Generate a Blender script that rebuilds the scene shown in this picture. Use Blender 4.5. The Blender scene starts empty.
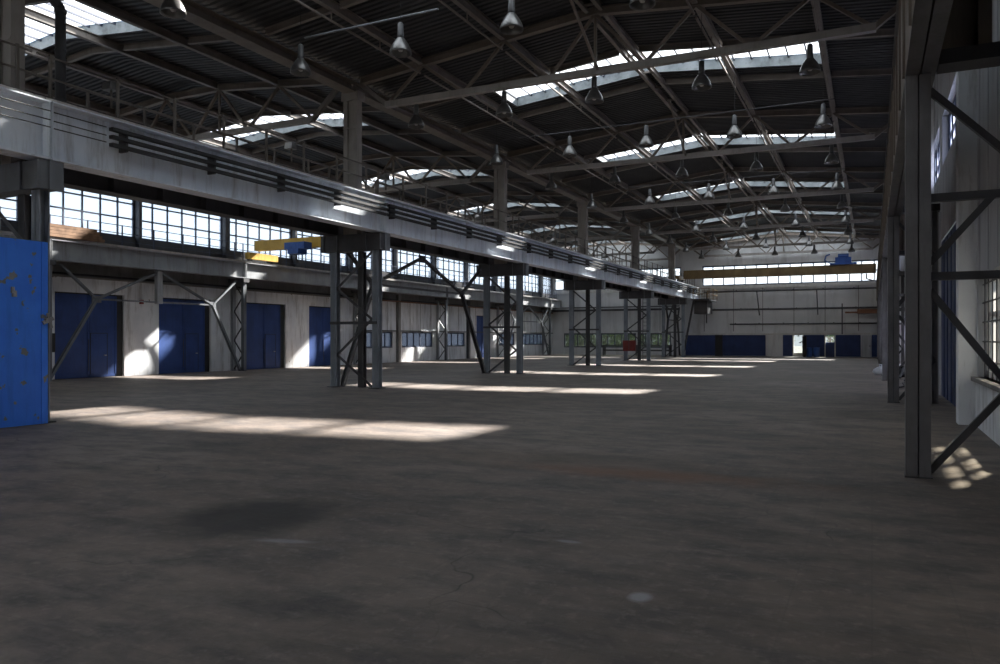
import bpy, math, random
from mathutils import Vector, Matrix
random.seed(7)
S = bpy.context.scene
COL = S.collection
ORD = ['nearest', 'second', 'third', 'fourth', 'fifth', 'sixth', 'seventh', 'eighth', 'ninth', 'tenth']

# ------------------------------------------------------------------ materials
MATS = {}
def newmat(name):
    m = bpy.data.materials.new(name); m.use_nodes = True
    nt = m.node_tree; nt.nodes.clear()
    out = nt.nodes.new('ShaderNodeOutputMaterial')
    MATS[name] = m
    return m, nt, out
def N(nt, typ, **kw):
    n = nt.nodes.new(typ)
    for k, v in kw.items():
        if k in n.inputs.keys(): n.inputs[k].default_value = v
        else: setattr(n, k, v)
    return n
def ramp(nt, fac, stops):
    r = nt.nodes.new('ShaderNodeValToRGB'); e = r.color_ramp.elements
    e[0].position, e[0].color = stops[0][0], (*stops[0][1], 1)
    e[1].position, e[1].color = stops[-1][0], (*stops[-1][1], 1)
    for p, c in stops[1:-1]:
        x = e.new(p); x.color = (*c, 1)
    nt.links.new(fac, r.inputs[0]); return r
def mixc(nt, a, b, fac, mode='MIX'):
    m = nt.nodes.new('ShaderNodeMix'); m.data_type = 'RGBA'; m.blend_type = mode
    for sock, v in ((m.inputs[6], a), (m.inputs[7], b), (m.inputs[0], fac)):
        if hasattr(v, 'links'): nt.links.new(v, sock)
        elif isinstance(v, (int, float)): sock.default_value = v
        else: sock.default_value = (*v, 1)
    return m.outputs[2]
def coords(nt, scale=(1, 1, 1)):
    g = nt.nodes.new('ShaderNodeNewGeometry'); mp = nt.nodes.new('ShaderNodeMapping')
    mp.inputs['Scale'].default_value = scale
    nt.links.new(g.outputs['Position'], mp.inputs[0]); return mp.outputs[0]
def noise(nt, vec, scale, detail=4, rough=.55):
    n = N(nt, 'ShaderNodeTexNoise', Scale=scale, Detail=detail, Roughness=rough)
    nt.links.new(vec, n.inputs['Vector']); return n.outputs['Fac']
def paint(name, c1, c2, dirt=(.08, .06, .05), amount=.4, scale=1.5, rough=.6, metal=0., streak=True, bump=.0, chip=None, spec=.4):
    m, nt, out = newmat(name)
    b = N(nt, 'ShaderNodeBsdfPrincipled', Roughness=rough, Metallic=metal)
    b.inputs['Specular IOR Level'].default_value = spec
    v = coords(nt, (1, 1, 1))
    base = ramp(nt, noise(nt, v, scale, 5), [(.35, c1), (.65, c2)]).outputs[0]
    v2 = coords(nt, (2.5, 2.5, .35) if streak else (1, 1, 1))
    f = ramp(nt, noise(nt, v2, scale * 1.6, 6, .7), [(.5, (0, 0, 0)), (.78, (amount,) * 3)]).outputs[0]
    c = mixc(nt, base, dirt, f)
    if chip:
        cf = ramp(nt, noise(nt, coords(nt), chip[1], 3, .6), [(chip[2], (0, 0, 0)), (chip[2] + .02, (1, 1, 1))]).outputs[0]
        c = mixc(nt, c, chip[0], cf)
    nt.links.new(c, b.inputs['Base Color'])
    if bump:
        bp = N(nt, 'ShaderNodeBump', Strength=bump, Distance=.02)
        nt.links.new(noise(nt, coords(nt), 25, 5), bp.inputs['Height']); nt.links.new(bp.outputs[0], b.inputs['Normal'])
    nt.links.new(b.outputs[0], out.inputs[0]); return m

paint('deck', (.030, .032, .036), (.045, .046, .05), (.02, .018, .016), .4, 1.0, .6)
paint('truss_brown', (.165, .135, .11), (.215, .18, .15), (.07, .045, .035), .5, 1.2, .55)
paint('purlin_brown', (.165, .143, .125), (.22, .19, .168), (.06, .045, .035), .5, 1.2, .5)
paint('chord_lit_grey', (.27, .25, .23), (.34, .31, .29), (.12, .09, .07), .5, 1.2, .5)  # bottom chords: light falling on them is put into this paler colour
paint('steel_grey', (.13, .14, .155), (.19, .205, .225), (.08, .05, .04), .5, 1.3, .5)
paint('steel_dark', (.055, .055, .062), (.085, .085, .09), (.05, .035, .03), .5, 1.3, .5)
paint('tower_steel', (.19, .215, .25), (.27, .30, .34), (.07, .05, .04), .5, 1.6, .45)
paint('near_steel', (.15, .145, .15), (.20, .195, .20), (.09, .075, .065), .55, 2.2, .55)
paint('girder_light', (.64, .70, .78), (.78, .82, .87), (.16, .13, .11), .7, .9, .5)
paint('girder_dull', (.26, .27, .29), (.36, .37, .38), (.13, .10, .09), .7, .8, .6)
paint('column_brown', (.27, .24, .215), (.36, .33, .30), (.08, .06, .05), .4, .8, .5)
paint('rust', (.20, .09, .05), (.30, .15, .09), (.1, .06, .04), .5, 2, .8)
paint('wall_white', (.72, .74, .77), (.86, .87, .88), (.20, .17, .14), .85, .8, .85, bump=.25, chip=((.25, .22, .2), 1.7, .70))
paint('wall_panel', (.40, .41, .43), (.50, .505, .52), (.2, .18, .16), .7, .5, .8)
paint('wall_concrete', (.20, .19, .18), (.28, .27, .26), (.1, .08, .07), .6, .9, .85, bump=.2)
paint('far_panel', (.56, .57, .58), (.74, .74, .74), (.26, .24, .22), .7, .25, .8)
paint('blue_door', (.022, .055, .19), (.032, .075, .25), (.02, .03, .08), .5, 1.2, .5)
paint('blue_panel', (.045, .21, .88), (.055, .25, .95), (.03, .12, .55), .45, 1.4, .55, bump=.12, chip=((.20, .21, .23), 3.3, .625))
paint('blue_dark', (.018, .035, .12), (.025, .05, .16), (.01, .015, .04), .5, 1, .5)
paint('yellow', (.55, .33, .05), (.68, .42, .08), (.2, .12, .04), .6, 1.2, .5)
paint('yellow_dirty', (.15, .10, .045), (.22, .15, .065), (.1, .06, .03), .6, 1.2, .5)
paint('blue_machine', (.03, .08, .28), (.04, .11, .36), (.02, .03, .08), .5, 3, .4)
paint('red', (.16, .02, .018), (.22, .03, .025), (.1, .03, .02), .5, 3, .5)
paint('wood', (.16, .085, .045), (.28, .16, .09), (.08, .05, .03), .5, 4, .7)
paint('frame_dark', (.045, .055, .085), (.07, .08, .12), (.03, .03, .03), .5, 2, .5)
paint('frame_white', (.55, .54, .52), (.68, .67, .64), (.3, .25, .2), .5, 2, .6)
paint('curb', (.16, .18, .19), (.26, .28, .29), (.05, .055, .05), .9, 1.3, .7, streak=False)
paint('rail_steel', (.45, .42, .40), (.6, .57, .54), (.25, .13, .08), .5, 3, .3, metal=.7)
paint('bar_steel', (.30, .30, .31), (.42, .42, .43), (.12, .1, .09), .4, 3, .35, metal=.3)
paint('railing_steel', (.11, .095, .085), (.17, .145, .125), (.1, .06, .04), .5, 2, .5)
paint('lamp_metal', (.12, .118, .115), (.18, .175, .17), (.12, .1, .08), .5, 4, .3, metal=.6)
paint('lamp_housing', (.06, .06, .065), (.09, .09, .09), (.08, .07, .06), .4, 4, .45)
paint('white_bag', (.55, .58, .62), (.7, .72, .75), (.2, .2, .2), .5, 6, .6)
paint('bark', (.10, .07, .05), (.16, .11, .08), (.05, .04, .03), .5, 4, .9)
paint('leaf', (.03, .07, .012), (.07, .14, .03), (.012, .03, .008), .5, 2, .7)
paint('outside_ground', (.022, .026, .016), (.035, .038, .025), (.02, .02, .015), .5, .5, .9)
paint('black_rubber', (.02, .02, .022), (.03, .03, .03), (.02, .02, .02), .2, 3, .6)

def glass(name, tint, tfac, diffuse=(.75, .78, .8), gloss=.06):
    m, nt, out = newmat(name)
    t = N(nt, 'ShaderNodeBsdfTransparent'); t.inputs[0].default_value = (*tint, 1)
    d = N(nt, 'ShaderNodeBsdfTranslucent'); d.inputs[0].default_value = (*diffuse, 1)
    g = N(nt, 'ShaderNodeBsdfGlossy', Roughness=.08)
    mx = N(nt, 'ShaderNodeMixShader'); mg = N(nt, 'ShaderNodeMixShader'); mg.inputs[0].default_value = gloss
    f = ramp(nt, noise(nt, coords(nt), 1.1, 5), [(.3, (1 - tfac,) * 3), (.7, (min(1, 1.25 * (1 - tfac)),) * 3)])
    nt.links.new(f.outputs[0], mx.inputs[0]); nt.links.new(t.outputs[0], mx.inputs[1]); nt.links.new(d.outputs[0], mx.inputs[2])
    nt.links.new(mx.outputs[0], mg.inputs[1]); nt.links.new(g.outputs[0], mg.inputs[2])
    nt.links.new(mg.outputs[0], out.inputs[0])
glass('sky_glass', (.93, .95, .97), .72, (.40, .43, .46))
glass('window_glass', (.95, .97, 1.0), .80)
glass('far_glass', (.9, .93, .95), .62, (.16, .18, .20))
glass('low_glass', (.46, .48, .52), .50, (.14, .15, .18))
glass('dirty_glass', (.7, .68, .62), .45, (.3, .3, .3))
glass('dark_glass', (.30, .33, .31), .9, (.02, .02, .02))
glass('clear_glass', (.6, .63, .63), .9, (.1, .1, .1))
glass('milky_glass', (.7, .72, .8), .03, (.6, .62, .72))

def floor_mat():
    m, nt, out = newmat('floor')
    b = N(nt, 'ShaderNodeBsdfPrincipled', Roughness=.62)
    b.inputs['Specular IOR Level'].default_value = .35
    v = coords(nt)
    big = noise(nt, v, .22, 6, .6); mid = noise(nt, coords(nt, (1, 1.6, 1)), 1.3, 7, .65); fine = noise(nt, v, 9, 8, .75)
    c = ramp(nt, big, [(.34, (.13, .102, .085)), (.5, (.185, .15, .127)), (.68, (.26, .215, .185))]).outputs[0]
    c = mixc(nt, c, (.075, .068, .068), ramp(nt, mid, [(.44, (0, 0, 0)), (.66, (.85,) * 3)]).outputs[0])
    c = mixc(nt, c, (.34, .285, .245), ramp(nt, fine, [(.52, (0, 0, 0)), (.75, (.7,) * 3)]).outputs[0])
    # long scuffs
    sc = noise(nt, coords(nt, (.8, 2.6, 1)), 1.6, 7, .75)
    c = mixc(nt, c, (.28, .24, .215), ramp(nt, sc, [(.52, (0, 0, 0)), (.72, (.5,) * 3)]).outputs[0])
    # rusty drift streak across the middle
    def blob(cx, cy, sx, sy, lo, hi, wob=.6, wsc=1.2, rot=0.):
        g = nt.nodes.new('ShaderNodeNewGeometry')
        sub = N(nt, 'ShaderNodeVectorMath', operation='SUBTRACT'); sub.inputs[1].default_value = (cx, cy, 0)
        nt.links.new(g.outputs['Position'], sub.inputs[0])
        mp = nt.nodes.new('ShaderNodeMapping'); mp.vector_type = 'TEXTURE'
        mp.inputs['Rotation'].default_value = (0, 0, rot); mp.inputs['Scale'].default_value = (sx, sy, 1)
        nt.links.new(sub.outputs[0], mp.inputs[0])
        ln = N(nt, 'ShaderNodeVectorMath', operation='LENGTH'); nt.links.new(mp.outputs[0], ln.inputs[0])
        nz = noise(nt, coords(nt), wsc, 5, .6)
        ma = N(nt, 'ShaderNodeMath', operation='MULTIPLY_ADD'); ma.inputs[1].default_value = wob; ma.inputs[2].default_value = -wob / 2
        nt.links.new(nz, ma.inputs[0])
        ad = N(nt, 'ShaderNodeMath', operation='ADD'); nt.links.new(ln.outputs['Value'], ad.inputs[0]); nt.links.new(ma.outputs[0], ad.inputs[1])
        mr = N(nt, 'ShaderNodeMapRange'); mr.inputs['From Min'].default_value = lo; mr.inputs['From Max'].default_value = hi
        mr.inputs['To Min'].default_value = 1; mr.inputs['To Max'].default_value = 0
        nt.links.new(ad.outputs[0], mr.inputs[0]); return mr.outputs[0]
    def scaled(f, k):
        q = N(nt, 'ShaderNodeMath', operation='MULTIPLY'); q.inputs[1].default_value = k; nt.links.new(f, q.inputs[0]); return q.outputs[0]
    c = mixc(nt, c, (.05, .046, .045), ramp(nt, noise(nt, coords(nt, (.8, 1.7, 1)), .55, 8, .72), [(.5, (0, 0, 0)), (.68, (.6,) * 3)]).outputs[0])
    c = mixc(nt, c, (.20, .085, .04), scaled(blob(-2.6, 9.7, 2.2, .5, .2, 1.1, 1.1, 2.0, .05), .7))
    c = mixc(nt, c, (.13, .085, .055), scaled(blob(-4.6, 10.3, 2.6, .9, .2, 1.2, 1.1, 1.5, .1), .4))
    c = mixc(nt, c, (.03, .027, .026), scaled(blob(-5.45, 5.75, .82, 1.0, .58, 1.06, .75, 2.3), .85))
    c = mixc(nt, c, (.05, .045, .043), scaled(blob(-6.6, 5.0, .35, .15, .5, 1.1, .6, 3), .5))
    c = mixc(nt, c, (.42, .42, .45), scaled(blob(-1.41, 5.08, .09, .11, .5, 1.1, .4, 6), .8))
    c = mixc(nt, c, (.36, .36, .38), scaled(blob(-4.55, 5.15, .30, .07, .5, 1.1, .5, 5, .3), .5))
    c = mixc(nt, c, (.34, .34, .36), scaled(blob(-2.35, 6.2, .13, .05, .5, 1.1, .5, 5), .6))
    # cracks (thin dark Voronoi edges, broken by noise)
    vo = N(nt, 'ShaderNodeTexVoronoi', feature='DISTANCE_TO_EDGE', Scale=.35)
    wv = N(nt, 'ShaderNodeVectorMath', operation='ADD')
    nn = N(nt, 'ShaderNodeTexNoise', Scale=1.5); nt.links.new(v, nn.inputs['Vector'])
    nt.links.new(v, wv.inputs[0]); nt.links.new(nn.outputs['Color'], wv.inputs[1]); nt.links.new(wv.outputs[0], vo.inputs['Vector'])
    cr = ramp(nt, vo.outputs['Distance'], [(.0, (1, 1, 1)), (.005, (0, 0, 0))]).outputs[0]
    gate = ramp(nt, noise(nt, v, .5, 3), [(.5, (0, 0, 0)), (.6, (.7,) * 3)]).outputs[0]
    cg = mixc(nt, (0, 0, 0), cr, gate)
    c = mixc(nt, c, (.03, .028, .028), cg)
    # tile joints of the old slab flooring
    br = N(nt, 'ShaderNodeTexBrick'); br.offset = 0; br.inputs['Scale'].default_value = 1
    br.inputs['Mortar Size'].default_value = .006; br.inputs['Brick Width'].default_value = .5; br.inputs['Row Height'].default_value = .5
    br.inputs['Color1'].default_value = (0, 0, 0, 1); br.inputs['Color2'].default_value = (.25, .25, .25, 1); br.inputs['Mortar'].default_value = (1, 1, 1, 1)
    nt.links.new(v, br.inputs['Vector'])
    fb = mixc(nt, (0, 0, 0), br.outputs['Color'], .22)
    c = mixc(nt, c, (.08, .075, .07), fb)
    nt.links.new(c, b.inputs['Base Color'])
    bp = N(nt, 'ShaderNodeBump', Strength=.6, Distance=.03)
    nt.links.new(mixc(nt, fine, mid, .5), bp.inputs['Height']); nt.links.new(bp.outputs[0], b.inputs['Normal'])
    nt.links.new(b.outputs[0], out.inputs[0])
floor_mat()

# ------------------------------------------------------------------ builders
def thing(name, loc, label=None, cat=None, group=None, kind=None):
    o = bpy.data.objects.new(name, None); o.empty_display_size = .3
    o.location = loc; COL.objects.link(o); tag(o, label, cat, group, kind); return o
def tag(o, label=None, cat=None, group=None, kind=None):
    if label: o['label'] = label
    if cat: o['category'] = cat
    if group: o['group'] = group
    if kind: o['kind'] = kind
    return o
def wpos(o):
    v = Vector((0, 0, 0))
    while o: v += o.location; o = o.parent
    return v
class MB:
    def __init__(s): s.v = []; s.f = []
    def hexa(s, pts):
        i = len(s.v); s.v += [tuple(p) for p in pts]
        s.f += [(i, i+3, i+2, i+1), (i+4, i+5, i+6, i+7), (i, i+1, i+5, i+4), (i+1, i+2, i+6, i+5), (i+2, i+3, i+7, i+6), (i+3, i, i+4, i+7)]
        return s
    def box(s, x0, x1, y0, y1, z0, z1):
        return s.hexa([(x0, y0, z0), (x1, y0, z0), (x1, y1, z0), (x0, y1, z0), (x0, y0, z1), (x1, y0, z1), (x1, y1, z1), (x0, y1, z1)])
    def prism(s, p, q, prof, up=(0, 0, 1)):
        """profile (list of (a,b)) swept from p to q; a = sideways, b = along up"""
        p, q = Vector(p), Vector(q); d = (q - p).normalized(); u = Vector(up)
        if abs(d.dot(u)) > .99: u = Vector((1, 0, 0))
        sd = d.cross(u).normalized(); u = sd.cross(d).normalized()
        i = len(s.v); n = len(prof)
        for e in (p, q): s.v += [tuple(e + sd * a + u * b) for a, b in prof]
        for k in range(n):
            k2 = (k + 1) % n; s.f.append((i + k, i + k2, i + n + k2, i + n + k))
        s.f.append(tuple(i + k for k in range(n - 1, -1, -1))); s.f.append(tuple(i + n + k for k in range(n)))
        return s
    def bar(s, p, q, w, h=None, up=(0, 0, 1)):
        h = h or w
        return s.prism(p, q, [(-w/2, -h/2), (w/2, -h/2), (w/2, h/2), (-w/2, h/2)], up)
    def ibeam(s, p, q, w, h, t=.02, up=(0, 0, 1)):
        a, b = w/2, h/2; c = t * .5
        return s.prism(p, q, [(-a, -b), (a, -b), (a, -b+t), (c, -b+t), (c, b-t), (a, b-t), (a, b), (-a, b), (-a, b-t), (-c, b-t), (-c, -b+t), (-a, -b+t)], up)
    def angle(s, p, q, w, t=.012, up=(0, 0, 1), flip=1):
        a = w * flip
        pr = [(0, 0), (a, 0), (a, t), (t*flip, t), (t*flip, w), (0, w)]
        pr = [(x - a/2, y - w/2) for x, y in pr]
        return s.prism(p, q, pr if flip > 0 else pr[::-1], up)
    def channel(s, p, q, w, h, t=.015, up=(0, 0, 1), flip=1):
        a, b = w*flip, h/2
        pr = [(0, -b), (a, -b), (a, -b+t), (t*flip, -b+t), (t*flip, b-t), (a, b-t), (a, b), (0, b)]
        return s.prism(p, q, pr if flip > 0 else pr[::-1], up)
    def tube(s, p, q, r, n=8, r2=None):
        r2 = r if r2 is None else r2
        p, q = Vector(p), Vector(q); d = (q - p).normalized(); u = Vector((0, 0, 1)) if abs(d.z) < .9 else Vector((1, 0, 0))
        sd = d.cross(u).normalized(); u = sd.cross(d)
        i = len(s.v)
        for e, rr in ((p, r), (q, r2)): s.v += [tuple(e + sd * rr * math.cos(2*math.pi*k/n) + u * rr * math.sin(2*math.pi*k/n)) for k in range(n)]
        for k in range(n):
            k2 = (k + 1) % n; s.f.append((i + k, i + k2, i + n + k2, i + n + k))
        s.f.append(tuple(i + k for k in range(n - 1, -1, -1))); s.f.append(tuple(i + n + k for k in range(n)))
        return s
    def path(s, pts, r, n=8):
        for a, b in zip(pts, pts[1:]): s.tube(a, b, r, n)
        return s
    def lathe(s, prof, c=(0, 0, 0), n=20):
        i = len(s.v); m = len(prof)
        for r, z in prof:
            for k in range(n): s.v.append((c[0] + r*math.cos(2*math.pi*k/n), c[1] + r*math.sin(2*math.pi*k/n), c[2] + z))
        for j in range(m - 1):
            for k in range(n):
                k2 = (k + 1) % n; s.f.append((i + j*n + k, i + j*n + k2, i + (j+1)*n + k2, i + (j+1)*n + k))
        return s
    def build(s, name, mat, parent=None, smooth=False):
        off = wpos(parent) if parent else Vector((0, 0, 0))
        if parent is None and s.v:
            xs = [v[0] for v in s.v]; ys = [v[1] for v in s.v]; zs = [v[2] for v in s.v]
            base = Vector(((min(xs)+max(xs))/2, (min(ys)+max(ys))/2, min(zs)))
        else: base = off
        me = bpy.data.meshes.new(name)
        me.from_pydata([(x - base.x, y - base.y, z - base.z) for x, y, z in s.v], [], s.f)
        me.materials.append(MATS[mat]); me.update()
        if smooth:
            for p in me.polygons: p.use_smooth = len(p.vertices) == 4
        o = bpy.data.objects.new(name, me); COL.objects.link(o)
        if parent: o.parent = parent
        else: o.location = base
        return o
def struct(o, label=None):
    o['kind'] = 'structure'
    if label: o['label'] = label
    return o
def copy_tree(o, loc=None, parent=None):
    c = o.copy(); COL.objects.link(c)
    if parent: c.parent = parent
    if loc is not None: c.location = loc
    for ch in list(o.children): copy_tree(ch, None, c)
    return c

# ------------------------------------------------------------------ dimensions (metres; camera at the origin, +Y down the hall)
Y0, Y1 = -5.0, 77.0
XL, XR = -31.0, 1.9
TR = [10 + 12*k for k in range(6)]           # tower line
RIDGE, LR = -7.49, -24.2
def zr(x):                                   # underside line of the roof purlins
    return 11.6 - .1*abs(x - RIDGE) if x > -16.35 else 11.6 - .1*abs(x - LR) * .95
DECK = .15
# ------------------------------------------------------------------ floor
f = MB(); nx, ny = 6, 16
f.box(XL - .4, XR + .4, Y0 - .4, Y1 + .4, -.3, 0)
struct(f.build('floor', 'floor'), 'dark worn concrete floor of the empty hall')
g = MB().box(-90, 60, Y1 + .5, 190, -.5, -.12); struct(g.build('ground', 'outside_ground'), 'pale ground outside beyond the far wall')

# ------------------------------------------------------------------ ceiling: corrugated deck with skylight openings
SKM = [(26.0 + 12*k, 28.5 + 12*k) for k in range(-2, 5)]
SKL = [(26.3 + 12*k, 28.8 + 12*k) for k in range(-2, 5)]
def corrugated(x0, x1, xm, y0, y1, m):
    n = max(1, round((y1 - y0) / .24)); st = (y1 - y0) / n
    prof = []
    for k in range(n):
        b = y0 + k*st
        prof += [(b, 0), (b + st*.5, 0), (b + st*.62, .06), (b + st*.88, .06)]
    prof.append((y1, 0))
    xs = [x0] + ([xm] if x0 < xm < x1 else []) + [x1]
    i = len(m.v)
    for x in xs:
        z = zr(x if x > -16.35 or x1 <= -16.3 else x) + DECK
        m.v += [(x, y, z + dz) for y, dz in prof]
        m.v += [(x, y, z + .1) for y, dz in prof]
    w = len(prof)
    for a in range(len(xs) - 1):
        o, p = i + a*2*w, i + (a+1)*2*w
        for k in range(w - 1):
            m.f.append((o + k, p + k, p + k + 1, o + k + 1))
            m.f.append((o + w + k, o + w + k + 1, p + w + k + 1, p + w + k))
def deck(name, xa, xb, sx0, sx1, xm, sky, label):
    m = MB(); y = Y0
    for a, b in sky:
        if a > y: corrugated(xa, xb, xm, y, a, m)
        corrugated(xa, sx0, xm, a, b, m); corrugated(sx1, xb, xm, a, b, m); y = b
    corrugated(xa, xb, xm, y, Y1 + .3, m)
    struct(m.build(name, 'deck'), label)
deck('ceiling', -16.34, XR + .3, -13.0, -1.4, RIDGE, SKM, 'dark corrugated roof deck over the main bay')
deck('ceiling.001', XL - .3, -16.36, -29.3, -20.0, LR, SKL, 'dark corrugated roof deck over the left side bay')
def skylight(x0, x1, xm, y0, y1, label, group):
    t = thing('skylight', ((x0+x1)/2, (y0+y1)/2, zr((x0+x1)/2) + DECK), label, 'skylight', group)
    up = .40
    def zz(x): return zr(x) + DECK
    xs = [x0, xm, x1]
    c = MB()
    for (ya, yb) in ((y0 - .1, y0), (y1, y1 + .1)):
        for a, b in zip(xs, xs[1:]):
            c.hexa([(a, ya, zz(a)), (b, ya, zz(b)), (b, yb, zz(b)), (a, yb, zz(a)),
                    (a, ya, zz(a) + up), (b, ya, zz(b) + up), (b, yb, zz(b) + up), (a, yb, zz(a) + up)])
    for xa, xb in ((x0 - .1, x0), (x1, x1 + .1)):
        c.box(xa, xb, y0 - .1, y1 + .1, zz(xa), zz(xa) + up)
    c.build('curb', 'curb', t)
    gl = MB()
    for a, b in zip(xs, xs[1:]):
        gl.hexa([(a, y0, zz(a) + up - .05), (b, y0, zz(b) + up - .05), (b, y1, zz(b) + up - .05), (a, y1, zz(a) + up - .05),
                 (a, y0, zz(a) + up - .042), (b, y0, zz(b) + up - .042), (b, y1, zz(b) + up - .042), (a, y1, zz(a) + up - .042)])
    gl.build('glazing', 'sky_glass', t)
    br = MB(); n = round((x1 - x0) / .62)
    for k in range(n + 1):
        x = x0 + (x1 - x0) * k / n
        br.bar((x, y0, zz(x) + up - .09), (x, y1, zz(x) + up - .09), .05, .07)
    br.build('glazing_bars', 'frame_dark', t)
for k, (a, b) in enumerate(SKM):
    skylight(-13.0, -1.4, RIDGE, a, b, 'long glazed skylight across the main bay roof, %s from the camera end' % ORD[k], 'skylights in the main bay roof')
for k, (a, b) in enumerate(SKL):
    skylight(-29.3, -20.0, LR, a, b, 'long glazed skylight strip across the left side bay roof, %s from the camera end' % ORD[k], 'skylights in the side bay roof')

# ------------------------------------------------------------------ walls with openings
def wall_grid(plane, c0, c1, u0, u1, z0, z1, holes, mb):
    """plane 'x' : wall between x=c0..c1 running along y=u ; 'y' likewise. holes = (u0,u1,z0,z1)"""
    us = sorted({u0, u1} | {h[0] for h in holes} | {h[1] for h in holes}); zs = sorted({z0, z1} | {h[2] for h in holes} | {h[3] for h in holes})
    us = [u for u in us if u0 <= u <= u1]; zs = [z for z in zs if z0 <= z <= z1]
    for a, b in zip(zs, zs[1:]):
        run = None
        for c, d in list(zip(us, us[1:])) + [(None, None)]:
            solid = c is not None and not any(h[0] <= c and d <= h[1] and h[2] <= a and b <= h[3] for h in holes)
            if solid: run = (run[0], d) if run else (c, d)
            if not solid and run:
                if plane == 'x': mb.box(c0, c1, run[0], run[1], a, b)
                else: mb.box(run[0], run[1], c0, c1, a, b)
                run = None
DOORS_L = [(20.95, 24.3, 3.72), (26.2, 29.45, 3.72), (31.9, 35.1, 3.72), (37.2, 40.3, 3.72), (59.3, 61.9, 3.72), (15.0, 18.0, 3.72)]
LOWW = [(43.0, 46.3), (47.5, 51.9), (54.0, 57.2), (63.6, 67.2), (68.2, 74.9)]
MUL = [14.2 + 5.4*k for k in range(-2, 12)]
CLER = [(a + .07, b - .07) for a, b in zip(MUL, MUL[1:])] + [(MUL[-1] + .07, 76.8)]
WZ0, WZ1 = 6.4, 8.35
w = MB()
wall_grid('x', XL - .35, XL, Y0, Y1, 0, 4.35,
          [(a, b, 0, z) for a, b, z in DOORS_L] + [(a, b, 1.05, 2.2) for a, b in LOWW], w)
struct(w.build('wall_left', 'wall_white'), 'white dirty masonry wall of the side bay')
w = MB(); wall_grid('x', XL - .35, XL, Y0, Y1, 5.75, WZ0, [], w)
struct(w.build('wall_left.003', 'steel_dark'), 'dark parapet strip just below the high side windows')
w = MB(); wall_grid('x', XL - .35, XL, Y0, Y1, 4.35, 5.75, [], w)
struct(w.build('wall_left.001', 'wall_concrete'), 'grey concrete band behind the side crane girder')
w = MB(); wall_grid('x', XL - .3, XL, Y0, Y1, WZ0, 11.3, [(a, b, WZ0, WZ1) for a, b in CLER], w)
struct(w.build('wall_left.002', 'steel_dark'), 'dark steel wall above and between the high windows')

FW = [(-30.8, -17.2), (-15.1, 1.2)]
FLOW = [(-29.7, -25.9), (-25.6, -21.8), (-21.5, -18.2)]
FDOOR = [(-6.62, -5.83), (-3.86, -3.10)]
FBLUE = [(-16.7, -13.85), (-13.1, -9.15), (-7.55, -6.75), (-5.7, -3.98), (-2.98, -.95), (.0, 1.2)]
w = MB()
wall_grid('y', Y1, Y1 + .35, XL - .35, XR + .35, 0, 11.8,
          [(a, b, 6.85, 8.85) for a, b in FW] + [(a, b, .75, 2.25) for a, b in FLOW] + [(a, b, 0, 2.0) for a, b in FDOOR], w)
struct(w.build('wall_far', 'far_panel'), 'pale panelled end wall of the hall')
w = MB()
RW = [(13.1, 17.85)]
RCL = [(21.5 + 6*k, 26.5 + 6*k) for k in range(9)]
wall_grid('x', XR, XR + .35, Y0, Y1, 0, 10.9, [(a, b, .98, 2.95) for a, b in RW] + [(20.9, 26.9, 0, 4.7)] + [(a, b, 6.9, 8.4) for a, b in RCL]
          + [(33, 36.5, 1.0, 3.0), (45, 48.5, 1.0, 3.0), (38.5, 41.5, 1.0, 3.0), (52, 56, 1., 3.), (27.8, 30.8, 1.0, 3.0), (3, 6.5, .98, 2.95)], w)
struct(w.build('wall_right', 'wall_panel'), 'grey-white panel wall on the right side')
w = MB().box(XL - .35, XR + .35, Y0 - .35, Y0, 0, 12); struct(w.build('wall_near', 'wall_panel'), 'plain wall behind the camera')

# windows -------------------------------------------------------------
WN = [0]
def window(plane, c, u0, u1, z0, z1, nu, rows, fm, gm, label, fw=.05, depth=.08, edge=None):
    WN[0] += 1
    mid = ((c, (u0+u1)/2, z0) if plane == 'x' else ((u0+u1)/2, c, z0))
    t = thing('window_%d' % WN[0], mid, label, None, None, 'structure')
    fr = MB(); gl = MB()
    def bx(m, a, b, za, zb, d0, d1):
        if plane == 'x': m.box(c + d0, c + d1, a, b, za, zb)
        else: m.box(a, b, c + d0, c + d1, za, zb)
    e = edge or fw * 1.4; d = depth / 2
    bx(fr, u0, u1, z0, z0 + e, -d, d); bx(fr, u0, u1, z1 - e, z1, -d, d); bx(fr, u0, u0 + e, z0, z1, -d, d); bx(fr, u1 - e, u1, z0, z1, -d, d)
    for k in range(1, nu):
        u = u0 + (u1 - u0) * k / nu; bx(fr, u - fw/2, u + fw/2, z0 + e, z1 - e, -d*.8, d*.8)
    for r in rows: bx(fr, u0 + e, u1 - e, r - fw/2, r + fw/2, -d*.9, d*.9)
    fr.build('window_frame', fm, t)
    bx(gl, u0 + .01, u1 - .01, z0 + .01, z1 - .01, -.004, .004); gl.build('glass_panes', gm, t)
    return t
for k, (a, b) in enumerate(CLER):
    window('x', XL - .15, a, b, WZ0, WZ1, 6, [7.3, 8.0], 'frame_dark', 'window_glass', 'high steel window of the side bay, bay %d' % (k + 1), .06, .1)
for k, (a, b) in enumerate(LOWW):
    window('x', XL - .12, a, b, 1.05, 2.2, [4, 5, 3, 4, 7][k], [], 'frame_dark', 'low_glass', 'low blue-glazed window in the side wall, bay %d' % (k + 1), .07, .12)
for k, (a, b) in enumerate(FW):
    window('y', Y1 + .15, a, b, 6.85, 8.85, [13, 16][k], [7.9], 'frame_dark', 'far_glass', ['bright window band in the end wall of the side bay', 'bright window band in the end wall of the main bay'][k], .09, .1)
for k, (a, b) in enumerate(FLOW):
    window('y', Y1 + .15, a, b, .75, 2.25, 5, [], 'frame_dark', 'dark_glass', 'low window in the far wall, section %d' % (k + 1), .09, .12)
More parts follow.
